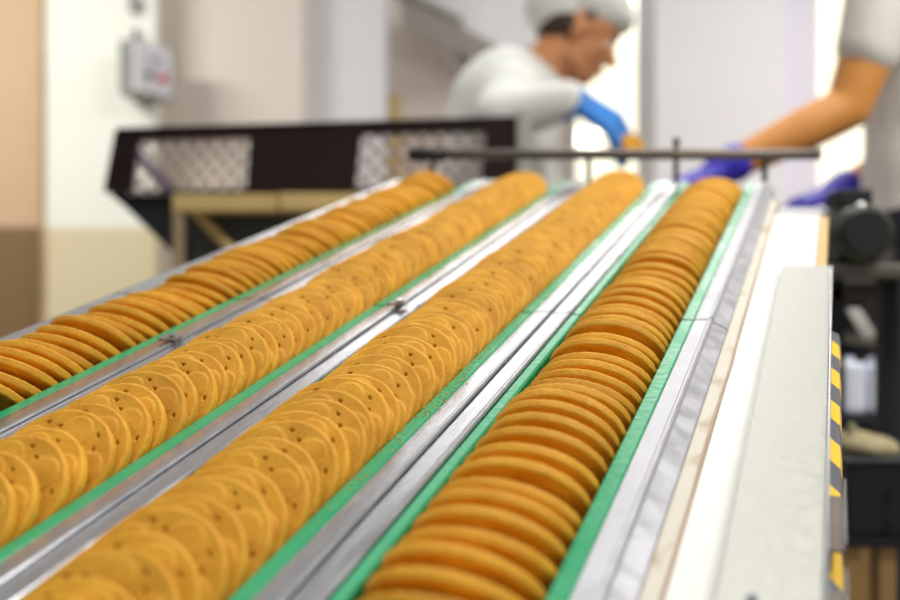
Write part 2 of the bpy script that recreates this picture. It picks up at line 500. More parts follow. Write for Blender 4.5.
# right-hand side: stained ledge, white panel, cover, tape, brackets
xl = cs[3] + RIGHT_IN + SW + 0.0206
base = (xl, 0.7, -0.03)
t = thing('side_ledge', 'crumb-stained cream ledge beside the wide ridged rail', 'ledge', base, True)
sl('ledge_plate', prism(bmesh.new(), [(xl, -0.02), (xl + 0.0079, -0.02), (xl + 0.0079, -0.0066), (xl, -0.0066)], 0.15, 1.19), M_LEDGE, t, base)
bm = bmesh.new()                                  # wavy brown bead along its edge
N_ = 90
prev = None
rnd = random.Random(3)
for i in range(N_ + 1):
    y = 0.15 + 1.04 * i / N_
    w = 0.0012 + 0.0005 * noise.noise(Vector((y * 14, 0, 0)))
    xo = xl + 0.0068 + 0.0009 * noise.noise(Vector((y * 9, 4, 0)))
    ring = [bm.verts.new(p) for p in ((xo, y, -0.0072), (xo, y, -0.0058), (xo + w, y, -0.0052), (xo + w + 0.0006, y, -0.0072))]
    if prev:
        for q in range(4): bm.faces.new((prev[q], prev[(q + 1) % 4], ring[(q + 1) % 4], ring[q]))
    prev = ring
sl('sealant_bead', bm, M_BEAD, t, base)

xw = xl + 0.0081
base = (xw + 0.02, 0.65, -0.03)
t = thing('side_cladding', 'white painted side cladding between the stained ledge and pale cover', 'cladding', base, True)
sl('top_sheet', prism(bmesh.new(), [(xw, -0.03), (xw + 0.0415, -0.03), (xw + 0.0415, -0.0068), (xw + 0.0004, -0.0062), (xw, -0.0068)], 0.15, 1.10), M_WHITE, t, base)
o = sl('edge_batten', prism(bmesh.new(), [(xw + 0.0418, -0.03), (xw + 0.049, -0.03), (xw + 0.049, -0.0045), (xw + 0.0418, -0.0045)], 0.15, 1.08), M_WOOD, t, base)
o['label'] = 'tan wooden batten'

xp = 0.0826
base = (xp + 0.018, 0.5, -0.0064)
t = thing('cover_plate', 'long pale sheet-metal cover lying along the right side of the line', 'cover', base, True)
bm = bmesh.new()
sl('cover_sheet', prism(bmesh.new(), [(xp, -0.0061), (0.1172, -0.0061), (0.1176, -0.0005), (0.1166, 0.0005), (0.1150, 0.0006), (xp + 0.0012, 0.0), (xp + 0.0002, -0.0006)], 0.16, 0.845), M_PLATE, t, base)
o = sl('rolled_edge', prism(bmesh.new(), [(0.1176, -0.018), (0.1187, -0.018), (0.1187, 0.0003), (0.1182, 0.0008), (0.1176, 0.0006)], 0.16, 0.845), M_STEEL, t, base)
for (x, y) in ((xp + 0.0125, 0.338),):
    bm = bmesh.new(); tube(bm, (x, y, 0.0004), (x, y, 0.002), 0.0022, 0.0018)
    sl('screw_head', bm, M_STEEL, t, base)

base = (0.122, 0.6, -0.03)
t = thing('guard_bar', 'guard bar wrapped in black and yellow hazard tape along the cover edge', 'guard bar', base, True)
sl('taped_bar', prism(bmesh.new(), [(0.1192, -0.034), (0.1240, -0.034), (0.1252, -0.028), (0.1240, -0.022), (0.1192, -0.020)], 0.16, 0.74), M_HAZ, t, base)

def bracket(label, y0, y1, lip):
    base = (0.122, y0, -0.0195)
    t = thing('bracket', label, 'bracket', base, True, 'steel brackets on the guard bar')
    z = -0.010
    sl('bracket_plate', prism(bmesh.new(), [(0.1190, z - 0.0095), (0.1204, z - 0.0095), (0.1204, z - 0.001), (0.1246, z - 0.001), (0.1246, z), (0.1190, z)], y0, y1), M_RUST, t, base)
    o = sl('upturned_flange', prism(bmesh.new(), [(0.1246, z - 0.001), (0.1254, z - 0.001), (0.1254, z + lip), (0.1246, z + lip)], y0 + 0.001, y1 + 0.012), M_STEEL, t, base)
bracket('worn steel bracket on the guard bar, beside the cover', 0.402, 0.452, 0.003)
bracket('worn steel bracket on the guard bar, cut by bottom picture edge', 0.310, 0.370, 0.003)

# the frame carrying it all
base = (-0.12, 0.7, -0.06)
t = thing('conveyor_frame', 'grey steel frame carrying the sloping biscuit line', 'conveyor frame', base, True)
for x in (-0.392, 0.092):
    bm = bmesh.new(); box(bm, (x - 0.018, 0.15, -0.085), (x + 0.018, 1.24, -0.0305), 0.003)
    sl('side_beam', bm, M_DARK, t, base)
for y in (0.25, 0.68, 1.12):
    bm = bmesh.new(); box(bm, (-0.38, y - 0.02, -0.08), (0.08, y + 0.02, -0.0405), 0.002)
    sl('cross_member', bm, M_DARK, t, base)
for x in (-0.392, 0.092):
    for y in (0.22, 1.14):
        p = M @ Vector((x, y, -0.075))
        bm = bmesh.new()
        tube(bm, (p.x, p.y, 0), p, 0.016)
        bmesh.ops.transform(bm, matrix=(M @ Matrix.Translation(base)).inverted(), verts=bm.verts)
        obj('leg', bm, M_DARK, t)

# end bar with its posts
base = (-0.18, 1.292, 0)
t = thing('end_bar', 'dark rusty cross bar on short posts across the far end of rows', 'bar', base, True)
bm = bmesh.new(); tube(bm, (-0.385, 1.292, 0.028), (0.105, 1.292, 0.028), 0.0064)
sl('bar_rod', bm, M_RUST, t, base, True)
bm = bmesh.new(); tube(bm, (-0.385, 1.292, 0.028), (-0.340, 1.292, 0.028), 0.0085)
sl('bar_sleeve', bm, M_DARK, t, base, True)
for (x, top) in ((-0.355, 0.031), (-0.252, 0.031), (-0.158, 0.031), (-0.055, 0.043), (0.0445, 0.031)):
    bm = bmesh.new(); tube(bm, (x, 1.292, -0.035), (x, 1.292, top), 0.0032)
    if top > 0.04: ball(bm, (x, 1.292, top), 0.0045)
    sl('post', bm, M_DARK, t, base, True)
bm = bmesh.new(); box(bm, (-0.41, 1.268, -0.05), (0.11, 1.31, -0.0352), 0.002)
sl('post_beam', bm, M_ALU, t, base)

# ------------------------------------------------------------------ room
M_WALLT = two_tone('tan_and_brown_paint', srgb(214, 182, 146), srgb(132, 104, 68), 1.20)
M_PILLAR = two_tone('white_and_beige_paint', srgb(246, 247, 236), srgb(222, 208, 172), 1.188)
M_WALLB = mat('beige_paint', srgb(232, 222, 212), 0.7, var=0.02, scale=2)
M_WALLC = mat('grey_white_paint', srgb(228, 227, 231), 0.7, var=0.02, scale=2)
M_COL = mat('white_wall_paint', srgb(234, 231, 233), 0.7, var=0.015, scale=2)
M_FLOOR = mat('grey_floor_coating', srgb(120, 114, 106), 0.4, var=0.08, scale=3)
M_CEIL = mat('ceiling_paint', srgb(236, 234, 236), 0.8, var=0.02)
def pane_material():
    m = bpy.data.materials.new('window_glass'); m.use_nodes = True
    N, L = m.node_tree.nodes, m.node_tree.links
    for n in list(N): N.remove(n)
    out = N.new('ShaderNodeOutputMaterial'); tr = N.new('ShaderNodeBsdfTransparent'); gl = N.new('ShaderNodeBsdfGlossy')
    gl.inputs['Roughness'].default_value = 0.02
    mx = N.new('ShaderNodeMixShader'); mx.inputs[0].default_value = 0.06
    L.new(tr.outputs[0], mx.inputs[1]); L.new(gl.outputs[0], mx.inputs[2]); L.new(mx.outputs[0], out.inputs[0])
    return m
M_PANE = pane_material()

structure(obj('floor', bx((-6, -6, -0.1), (6, 7.2, 0)), M_FLOOR))
def wall(name, x0, x1, y, z0, z1, m, thick=0.2):
    return structure(obj(name, bx((x0, y, z0), (x1, y + thick, z1)), m))
X = lambda px, y: (px - 450) / F * y
Zp = lambda py, y: 0.9 + (300 - py) / F * y
wall('wall_left', -3.9, X(44, 4.5), 4.5, 0, 2.4, M_WALLT)
structure(obj('pillar', bx((X(43, 4.4), 4.4, 0), (X(155, 4.4), 4.47, 2.4), 0.004), M_PILLAR))
structure(obj('trim_1', bx((X(41, 4.39), 4.385, 0), (X(44, 4.39), 4.42, 2.4)), mat('chipped_brown_edge', srgb(176, 150, 104), 0.7, var=0.25, scale=9)))
wall('wall_back', X(90, 4.6), X(302, 4.6), 4.6, 0, 2.4, M_WALLB)
wall('wall_middle', X(297, 4.75), X(384, 4.75), 4.75, 0, 2.4, M_WALLC, 0.35)
wall('wall_recess', X(383, 5.8), X(571, 5.8), 5.8, 0, 2.62, M_WALLB)
YW = 5.8
wall('wall_under_window', X(570, YW), 3.2, YW, 0, 1.15, M_COL)
structure(obj('column', bx((X(655, 4.9), 4.9, 0), (X(783, 4.9), 5.4, 2.4), 0.005), M_COL))
structure(obj('trim_2', bx((X(782, 5.2), 5.2, 0), (X(819, 5.2), 5.5, 2.5)), mat('pale_lilac_paint', srgb(236, 232, 244), 0.7, var=0.015)))
wall('wall_right', 3.1, 3.2, 3.0, 0, 2.62, M_COL, 4.2)

def window(n, px0, px1, z0, z1, y, lab):
    x0, x1 = X(px0, y), X(px1, y)
    fr = bmesh.new()
    for a, b in (((x0, y, z0), (x0 + 0.04, y + 0.06, z1)), ((x1 - 0.04, y, z0), (x1, y + 0.06, z1)), ((x0, y, z1 - 0.04), (x1, y + 0.06, z1)), ((x0, y, z0), (x1, y + 0.06, z0 + 0.04))):
        box(fr, a, b)
    w = structure(obj('window_%d' % n, fr, M_WHITE), lab)
    obj('pane', bx((x0 + 0.03, y + 0.028, z0 + 0.03), (x1 - 0.03, y + 0.034, z1 - 0.03)), M_PANE, w)
    bm = bmesh.new(); box(bm, (x0 - 0.02, y - 0.08, z0 - 0.03), (x1 + 0.02, y + 0.05, z0))
    obj('sill', bm, M_WHITE, w)
window(1, 569, 664, 1.15, 2.62, YW, 'bright window behind the stooping worker')
window(2, 800, 960, 1.15, 2.62, YW, 'bright window behind the reaching arm')
# the sloping soffit
p0, p1 = W(398, -4, 5.2), W(505, 52, 5.2)
bm = bmesh.new()
prism(bm, [(p0.x, p0.z), (p1.x, p1.z), (X(574, 5.2), p1.z + 0.03), (X(574, 5.2), 2.62), (p0.x, 2.62)], 5.15, 5.8)
structure(obj('soffit', bm, M_CEIL), 'sloping white soffit')
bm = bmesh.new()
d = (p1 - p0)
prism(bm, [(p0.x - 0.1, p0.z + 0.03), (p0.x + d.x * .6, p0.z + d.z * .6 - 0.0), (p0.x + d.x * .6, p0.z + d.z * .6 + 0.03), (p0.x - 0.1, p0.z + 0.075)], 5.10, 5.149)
structure(obj('trim_3', bm, mat('grey_trim', srgb(150, 144, 138), 0.8)), 'grey strip along the soffit edge')  # plain grey strip along the lower edge of the soffit

# curved pipe on the wall under the soffit
def curve_pipe(name, pts, r, m):
    cu = bpy.data.curves.new(name, 'CURVE'); cu.dimensions = '3D'; cu.bevel_depth = r; cu.bevel_resolution = 4
    sp = cu.splines.new('POLY'); sp.points.add(len(pts) - 1)
    for i, p in enumerate(pts): sp.points[i].co = (*p, 1)
    t = bpy.data.objects.new('t', cu); C.objects.link(t)
    dg = bpy.context.evaluated_depsgraph_get()
    me = bpy.data.meshes.new_from_object(t.evaluated_get(dg)); bpy.data.objects.remove(t)
    me.materials.clear()
    me.polygons.foreach_set('use_smooth', [True] * len(me.polygons))
    return me
arc = [W(441 + 62 * (1 - math.cos(a)), 14 + 76 * math.sin(a), 5.765) for a in [i * PI / 24 for i in range(0, 12)]]
o = link('curved_pipe', curve_pipe('curved_pipe', [W(441, -30, 5.765)] + arc, 0.034, None), mat('pale_pipe', srgb(232, 228, 230), 0.4))
tag(o, 'pale curved pipe bending down the wall behind the stooping worker', 'pipe')
o = link('wall_conduit', curve_pipe('c', [W(394, 96, 5.78), W(394, 300, 5.78)], 0.03, None), M_TAN)
tag(o, 'short tan upright pipe against the wall above the dark hood', 'pipe')

# switch box on the pillar
pb = W(136, 66, 4.33)
t = thing('switch_box', 'grey and white switch box with red button on the pillar', 'switch box', W(141, 66, 4.36))
b0 = t.location
def at0(bm): bmesh.ops.translate(bm, vec=-b0, verts=bm.verts); return bm
x0, x1, x2 = X(119, 4.2), X(136, 4.2), X(160, 4.2)
z0, z1 = Zp(93, 4.2), Zp(41, 4.2)
bm = bmesh.new(); prism(bm, [(x0, 4.40), (x0, 4.20), (x1, 4.16), (x2, 4.34), (x2, 4.40)], z0, z1, 'Z')
o = obj('box_body', at0(bm), mat('grey_enamel', srgb(150, 154, 150), 0.5), t); o['label'] = 'grey enamel body'
# front panel follows the face from (x1,4.16) to (x2,4.24)
fd = Vector((x2 - x1, 0.18, 0)).normalized(); fn = Vector((fd.y, -fd.x, 0))
fm = Matrix((( fd.x, 0, fn.x, x1), (fd.y, 0, fn.y, 4.16), (0, 1, 0, (z0 + z1) / 2), (0, 0, 0, 1)))
wd = math.hypot(x2 - x1, 0.18); hh = (z1 - z0) / 2
o = obj('front_panel', at0(bx((0.002, -hh + 0.004, 0.0), (wd - 0.002, hh - 0.004, 0.012), 0.003, fm)), mat('white_enamel', srgb(236, 236, 246), 0.4), t)
bm = bmesh.new(); tube(bm, fm @ Vector((wd * .70, -hh * .28, 0.012)), fm @ Vector((wd * .70, -hh * .28, 0.035)), 0.016)
o = obj('push_button', at0(bm), M_RED, t); o['label'] = 'red push button'
bm = bmesh.new(); tube(bm, fm @ Vector((wd * .34, -hh * .28, 0.012)), fm @ Vector((wd * .34, -hh * .28, 0.03)), 0.013)
o = obj('push_button', at0(bm), M_BLACK, t); o['label'] = 'black push button'
bm = bmesh.new(); box(bm, (wd * .42, hh * .28, 0.012), (wd * .72, hh * .46, 0.016), 0, fm)
obj('name_plate', at0(bm), mat('grey_plate', srgb(150, 154, 176), 0.5), t)
o = obj('conduit', at0(tube(bmesh.new(), W(136, 40, 4.36), W(136, 30, 4.36), 0.012)), M_DARK, t)
bm = bmesh.new(); box(bm, W(133, 14, 4.42), W(138, -6, 4.36)); 
o = obj('cable_clip', bm, mat('grey_clip', srgb(140, 140, 140), 0.5)); tag(o, 'small grey cable clip on the white pillar above the switch box', 'clip')

# ------------------------------------------------------------------ dark hood on the left
YH = 2.2
hb = W(310, 192, YH)
t = thing('oven_hood', 'dark brown steel hood with two mesh vents behind the line', 'hood', (hb.x, YH + 0.06, hb.z))
hb = t.location
def hp(px, py): return (X(px, YH), Zp(py, YH))
def ath(bm): bmesh.ops.translate(bm, vec=-hb, verts=bm.verts); return bm
def quad_plate(bm, pts, y0, y1):
    return prism(bm, [hp(*p) for p in pts], y0, y1)
# front sheet built around the two openings
bm = bmesh.new()
def topy(x): return 130 - (x - 115) * 12 / 405
V1 = [(138, 139), (250, 136), (246, 189), (131, 191)]
V2 = [(361, 134), (486, 131), (481, 187), (355, 188)]
quad_plate(bm, [(115, 130), (519, 118), V2[1], V2[0], V1[1], V1[0]], YH, YH + 0.02)
quad_plate(bm, [(115, 130), V1[0], V1[3], (104, 188)], YH, YH + 0.02)
quad_plate(bm, [V1[1], V2[0], V2[3], V1[2]], YH, YH + 0.02)
quad_plate(bm, [V2[1], (519, 118), (519, 186), V2[2]], YH, YH + 0.02)
quad_plate(bm, [(104, 188), V1[3], V1[2], V2[3], V2[2], (519, 186), (519, 198), (104, 192)], YH, YH + 0.02)
o = obj('front_sheet', ath(bm), M_BROWN, t)
bm = bmesh.new()
quad_plate(bm, [(117, 128), (519, 116), (519, 120), (117, 133)], YH + 0.0, YH + 0.13)     # top
quad_plate(bm, [(115, 130), (119, 130), (108, 190), (104, 190)], YH + 0.0205, YH + 0.13)   # left cheek
quad_plate(bm, [(515, 121), (519, 121), (519, 198), (515, 198)], YH + 0.0205, YH + 0.13)   # right cheek
o = obj('casing', ath(bm), M_BROWN, t)
for V in (V1, V2):
    bm = bmesh.new()
    for sgn in (1, -1):
        for k in range(-4, 11):
            # diagonal wires clipped to the opening
            u0 = k / 7.0
            pts = []
            for s in range(0, 21):
                v = s / 20
                u = u0 + sgn * v * 0.42
                if 0 <= u <= 1: pts.append((u, v))
            if len(pts) > 2:
                def uv(u, v):
                    a = (V[0][0] + (V[1][0] - V[0][0]) * u, V[0][1] + (V[1][1] - V[0][1]) * u)
                    b = (V[3][0] + (V[2][0] - V[3][0]) * u, V[3][1] + (V[2][1] - V[3][1]) * u)
                    return W(a[0] + (b[0] - a[0]) * v, a[1] + (b[1] - a[1]) * v, YH + 0.012 + 0.003 * sgn)
                tube(bm, uv(*pts[0]), uv(*pts[-1]), 0.0036, n=6)
    o = obj('vent_mesh', ath(bm), M_LATT, t)
bm = bmesh.new()
tube(bm, W(136, 152, YH + 0.026), W(172, 192, YH + 0.026), 0.008)
o = obj('diagonal_strap', ath(bm), M_BLUEST, t)
# funnel below
bm = bmesh.new()
prism(bm, [hp(104, 192), hp(519, 198), hp(505, 262), hp(420, 330), hp(250, 330), hp(118, 203)], YH + 0.03, YH + 0.13)
o = obj('funnel', ath(bm), M_BLACK, t)
o = obj('glint_bracket', ath(bx(W(517, 150, YH - 0.012), W(527, 118, YH + 0.10), 0.003)), M_PLATE, t)  # pale bracket plates shaped to stand for the bright glints at this end
o = obj('glint_bracket', ath(bx(W(517, 182, YH - 0.012), W(526, 163, YH + 0.10), 0.003)), M_PLATE, t)
for (px, yy) in ((262, YH + 0.05), (440, YH + 0.05), (262, YH + 0.11), (440, YH + 0.11)):
    p = W(px, 320, YH); bm = bmesh.new(); tube(bm, (p.x, yy, 0), (p.x, yy, p.z), 0.018)
    obj('leg', ath(bm), M_DARK, t)
# tan trestle in front of it
YT = 2.08
t = thing('tan_trestle', 'tan painted steel trestle under the dark hood', 'trestle', (X(255, YT), YT, 0))
tb = t.location
def att(bm): bmesh.ops.translate(bm, vec=-tb, verts=bm.verts); return bm
def tbox(a, b, y0, y1): 
    return att(bx((X(a[0], YT), y0, Zp(b[1], YT)), (X(b[0], YT), y1, Zp(a[1], YT)), 0.003))
obj('top_rail', tbox((172, 194), (276, 211), YT, YT + 0.03), M_TAN, t)
obj('top_rail', tbox((279, 193), (420, 210), YT, YT + 0.03), M_TAN, t)
for px in (177, 412):
    obj('leg', att(bx((X(px - 5, YT), YT + 0.002, 0), (X(px + 5, YT), YT + 0.028, Zp(210, YT)), 0.002)), mat('worn_tan_steel', srgb(168, 146, 116), 0.5, var=0.15, scale=20), t)
bm = bmesh.new(); tube(bm, W(196, 212, YT + 0.06), W(262, 282, YT + 0.06), 0.010)
obj('brace', att(bm), M_TAN, t)
obj('back_panel', att(bx((X(182, YT), YT + 0.085, Zp(260, YT)), (X(420, YT), YT + 0.095, Zp(212, YT)))), mat('grey_green_panel', srgb(70, 74, 70), 0.6), t)
obj('back_panel_rail', att(bx((X(172, YT), YT + 0.031, Zp(211, YT)), (X(420, YT), YT + 0.085, Zp(206, YT)))), M_TAN, t)

# ------------------------------------------------------------------ machinery on the right
YM = 1.36
base = W(862, 272, YM)
t = thing('machine_frame', 'grey tubular machine frame carrying the motor', 'machine frame', (base.x, YM, 0))
fb = t.location
def atf(bm): bmesh.ops.translate(bm, vec=-fb, verts=bm.verts); return bm
obj('top_bar', atf(bx((X(829, YM), YM - 0.02, Zp(279, YM)), (X(960, YM), YM + 0.10, Zp(264, YM)), 0.005)), mat('grey_bar', srgb(112, 108, 98), 0.4, 0.4), t)
for px in (838, 893):
    obj('leg', atf(bx((X(px, YM), YM + 0.03, 0), (X(px + 16, YM), YM + 0.06, Zp(279, YM)), 0.003)), M_BLACK, t)
obj('lower_bar', atf(bx((X(829, YM), YM + 0.03, Zp(302, YM)), (X(893, YM), YM + 0.05, Zp(286, YM)), 0.003)), mat('brown_bar', srgb(78, 66, 56), 0.5), t)
# motor
mc = W(857, 234, YM)
t = thing('electric_motor', 'dark round electric motor with shiny casing on the grey machine bar', 'motor', (mc.x, YM, Zp(264, YM)))
mb = t.location
def atm(bm): bmesh.ops.translate(bm, vec=-mb, verts=bm.verts); return bm
M_MOTOR = mat('motor_paint', srgb(92, 96, 84), 0.22, 0.5, var=0.05)
bm = bmesh.new(); tube(bm, mc + Vector((0, -0.03, 0)), mc + Vector((0, 0.10, 0)), 0.034, n=40)
obj('casing', atm(bm), M_MOTOR, t, True)
for k in range(20):
    pass
bm = bmesh.new()
for k in range(22):
    a = k * 2 * PI / 22
    tube(bm, mc + Vector((0.0345 * math.cos(a), -0.01, 0.0345 * math.sin(a))), mc + Vector((0.0345 * math.cos(a), 0.09, 0.0345 * math.sin(a))), 0.0022, n=6)
obj('cooling_fins', atm(bm), M_MOTOR, t)
bm = bmesh.new(); tube(bm, mc + Vector((0, -0.036, 0)), mc + Vector((0, -0.0301, 0)), 0.027, 0.031, n=40)
obj('end_cover', atm(bm), M_DARK, t)
bm = bmesh.new(); box(bm, mc + Vector((-0.022, 0.0, 0.034)), mc + Vector((0.020, 0.05, 0.056)), 0.003)
obj('terminal_box', atm(bm), M_BLACK, t)
bm = bmesh.new(); box(bm, mc + Vector((-0.026, 0.0, -0.0365)), mc + Vector((0.026, 0.06, -0.028)), 0.002)
obj('foot', atm(bm), M_DARK, t)
bm = bmesh.new(); ball(bm, mc + Vector((-0.004, -0.024, 0.031)), 0.0065)
obj('lifting_eye', atm(bm), mat('bright_chrome', srgb(240, 240, 236), 0.15, 0.6), t, True)
# chute
YC = 1.5
t = thing('metal_chute', 'bright sheet-metal chute below the grey machine bar', 'chute', W(856, 350, YC))
cb = t.location
def atc(bm): bmesh.ops.translate(bm, vec=-cb, verts=bm.verts); return bm
bm = bmesh.new()
prism(bm, [(X(848, YC), Zp(308, YC)), (X(860, YC), Zp(308, YC)), (X(878, YC), Zp(336, YC)), (X(864, YC), Zp(338, YC))], YC, YC + 0.012)
obj('chute_plate', atc(bm), M_WHITE, t)
bm = bmesh.new()
prism(bm, [(X(837, YC), Zp(330, YC)), (X(864, YC), Zp(337.5, YC)), (X(884, YC), Zp(336.5, YC)), (X(884, YC), Zp(346, YC)), (X(837, YC), Zp(343, YC))], YC - 0.01, YC + 0.05)
obj('chute_tray', atc(bm), mat('dull_sheet', srgb(176, 168, 160), 0.35, 0.4), t)
bm = bmesh.new(); box(bm, W(838, 302, YC - 0.0), W(866, 293, YC + 0.04), 0.002)
obj('chute_lip', atc(bm), mat('lilac_sheet', srgb(176, 176, 200), 0.3, 0.3), t)
bm = bmesh.new(); tube(bm, W(843, 345, YC + 0.04), W(843, 300, YC + 0.04), 0.006); tube(bm, W(862, 345, YC + 0.04), W(862, 300, YC + 0.04), 0.006)
obj('hanger', atc(bm), M_DARK, t)
# dark cabinet behind with shelf, canisters
YB = 1.62
t = thing('dark_cabinet', 'dark open machine cabinet right of the line', 'cabinet', (X(872, YB), YB + 0.1, 0))
kb = t.location
def atk(bm): bmesh.ops.translate(bm, vec=-kb, verts=bm.verts); return bm
M_CAB = mat('cabinet_navy', srgb(34, 35, 44), 0.5, var=0.1)
obj('back_sheet', atk(bx((X(826, YB), YB + 0.24, 0), (X(960, YB), YB + 0.25, Zp(240, YB)))), mat('cabinet_brown', srgb(64, 58, 54), 0.6), t)
obj('shelf', atk(bx((X(826, YB), YB, Zp(424, YB)), (X(895, YB), YB + 0.24, Zp(415, YB)))), M_CAB, t)
obj('shelf', atk(bx((X(826, YB), YB + 0.16, Zp(356, YB)), (X(886, YB), YB + 0.24, Zp(347, YB)))), M_CAB, t)
obj('side_sheet', atk(bx((X(886, YB), YB, 0), (X(905, YB), YB + 0.24, Zp(282, YB)))), M_CAB, t)
M_CAN = mat('white_blue_plastic', srgb(232, 238, 254), 0.18, var=0.02)
for i, (px, lab) in enumerate(((849, 'white plastic canister on the dark shelf, left of the pair'), (873, 'white plastic canister on the dark shelf, right of the pair'))):
    p = Vector((X(px, YB + 0.04), YB + 0.04, Zp(415, YB)))
    t = thing('canister', lab, 'canister', p, group='white canisters')
    bm = bmesh.new()
    box(bm, (-0.0165, -0.03, 0), (0.0165, 0.03, 0.076), 0.008)
    obj('canister_body', bm, M_CAN, t, False)
    bm = bmesh.new(); tube(bm, (0, 0, 0.0762), (0, 0, 0.084), 0.008)
    obj('cap', bm, M_CAN, t)
# olive bin and black box on tan stand
YX = 1.2
t = thing('wooden_stand', 'pale wooden stand under the black box', 'stand', (X(872, YX), YX + 0.08, 0))
sb = t.location
def ats(bm): bmesh.ops.translate(bm, vec=-sb, verts=bm.verts); return bm
zt = Zp(537, YX)
obj('top_board', ats(bx((X(846, YX), YX, zt - 0.012), (X(920, YX), YX + 0.18, zt))), M_BLACK, t)
for px, yy in ((843, YX + 0.004), (881, YX + 0.004), (903, YX + 0.13)):
    obj('leg', ats(bx((X(px, YX), yy, 0), (X(px + 17, YX), yy + 0.03, zt - 0.0121))), M_WOODD, t)
t = thing('black_box', 'black plastic box standing on the pale wooden stand', 'box', (X(876, YX), YX + 0.08, zt))
sb = t.location
obj('box_body', ats(bx((X(849, YX), YX + 0.004, zt + 0.0002), (X(918, YX), YX + 0.16, Zp(466, YX)), 0.003)), M_BLACK, t)
obj('lid', ats(bx((X(848, YX), YX + 0.002, Zp(466, YX) + 0.0002), (X(919, YX), YX + 0.162, Zp(461, YX)), 0.002)), M_BLACK, t)
for (px, py) in ((893, 492), (891, 522)):
    bm = bmesh.new(); tube(bm, W(px, py, YX + 0.004), W(px, py, YX - 0.002), 0.004)
    obj('screw_head', ats(bm), M_DARK, t)
t = thing('tan_sack', 'beige sack lying on top of the black box', 'sack', W(868, 461, YX + 0.08))
bm = bmesh.new(); ball(bm, (-0.012, 0, 0.017), (0.030, 0.05, 0.0185)); ball(bm, (0.012, 0.01, 0.014), (0.026, 0.04, 0.0155)); limb(bm, [(-0.02, -0.01, 0.03), (-0.024, -0.012, 0.042)], [0.009, 0.005])
o = fused('sack_body', bm, mat('olive_sacking', srgb(150, 140, 104), 0.8, var=0.1, scale=60), t, 0.003, 6)

# ------------------------------------------------------------------ people
def hand(bm, wrist, d, n, side, curl=0.5, s=1.0, spread=1.0):
    """palm and five bent fingers; d = direction of the fingers, n = palm normal, side = +1 thumb towards d x n"""
    d = Vector(d).normalized(); n = Vector(n); n = (n - d * n.dot(d)).normalized()
    u = d.cross(n) * side                      # towards the thumb
    P = lambda a, b, c: wrist + (d * a + u * b + n * c) * s
    limb(bm, [P(-0.02, 0, 0), P(0.01, 0, 0)], [0.027 * s, 0.027 * s])
    for b in (-0.028, -0.010, 0.010, 0.028):
        limb(bm, [P(0.005, b * 0.6, 0), P(0.085, b, 0)], [0.017 * s, 0.0125 * s])
    lens = ((-0.031, 0.020, 0.90), (-0.0105, 0.024, 1.1), (0.0105, 0.026, 1.15), (0.031, 0.024, 1.02))
    for i, (b, l, k) in enumerate(lens):
        pts = [P(0.082, b, 0)]; ang = 0.25 * curl
        a, c = 0.082, 0.0
        rs = [0.0105 * s]
        for seg_, L_ in enumerate((0.040, 0.027, 0.021)):
            ang += curl * (0.65 + 0.08 * i)
            a += L_ * k * math.cos(ang); c += L_ * k * math.sin(ang)
            pts.append(P(a, b * (1 + 0.12 * spread * (seg_ + 1)), c)); rs.append((0.0095 - 0.001 * seg_) * s)
        limb(bm, pts, rs, 12)
    limb(bm, [P(0.015, 0.022, 0.004), P(0.045, 0.046, 0.016), P(0.072, 0.053, 0.034), P(0.090, 0.046, 0.050)], [0.016 * s, 0.0125 * s, 0.0105 * s, 0.0085 * s], 12)
    return bm

def head(bm, c, Fd, U, face=True):
    Fd = Fd.normalized(); U = (U - Fd * U.dot(Fd)).normalized(); Rr = Fd.cross(U)
    B = Matrix((Rr, Fd, U)).transposed()
    P = lambda r, f, u: c + B @ Vector((r, f, u))
    ball(bm, P(0, -0.008, 0.025), (0.076, 0.097, 0.09), B)        # skull
    ball(bm, P(0, 0.022, -0.035), (0.062, 0.068, 0.075), B)       # face
    ball(bm, P(0, 0.052, -0.088), (0.036, 0.034, 0.026), B)       # chin
    ball(bm, P(0, 0.078, 0.022), (0.05, 0.016, 0.014), B)         # brow
    limb(bm, [P(0, 0.083, 0.012), P(0, 0.108, -0.028)], [0.009, 0.0135])
    for s in (-1, 1):
        ball(bm, P(s * 0.011, 0.096, -0.031), 0.009)
        ball(bm, P(s * 0.038, 0.062, -0.022), (0.022, 0.022, 0.02), B)   # cheek
        ball(bm, P(s * 0.076, -0.012, -0.010), (0.010, 0.020, 0.032), B)  # ear
        limb(bm, [P(s * 0.056, 0.0, -0.075), P(s * 0.03, 0.048, -0.09)], [0.018, 0.018])
    ball(bm, P(0, 0.084, -0.058), (0.024, 0.012, 0.007), B)
    ball(bm, P(0, 0.082, -0.070), (0.021, 0.012, 0.008), B)
    return P, B

def face_bits(par, P, B):
    for s in (-1, 1):
        bm = bmesh.new(); ball(bm, P(s * 0.031, 0.072, 0.002), 0.0125)
        e = obj('eye', bm, M_EYE, par, True)
        bm = bmesh.new(); ball(bm, P(s * 0.031, 0.0805, 0.001), 0.0055)
        obj('iris', bm, M_IRIS, e, True)
        bm = bmesh.new(); limb(bm, [P(s * 0.014, 0.093, 0.021), P(s * 0.034, 0.087, 0.026), P(s * 0.05, 0.07, 0.022)], [0.004, 0.0045, 0.003], 8)
        obj('eyebrow', bm, M_HAIR, par, True)
    bm = bmesh.new()
    limb(bm, [P(-0.022, 0.086, -0.064), P(0, 0.0965, -0.061), P(0.022, 0.086, -0.064)], [0.0035, 0.0055, 0.0035], 8)
    obj('lips', bm, M_LIP, par, True)

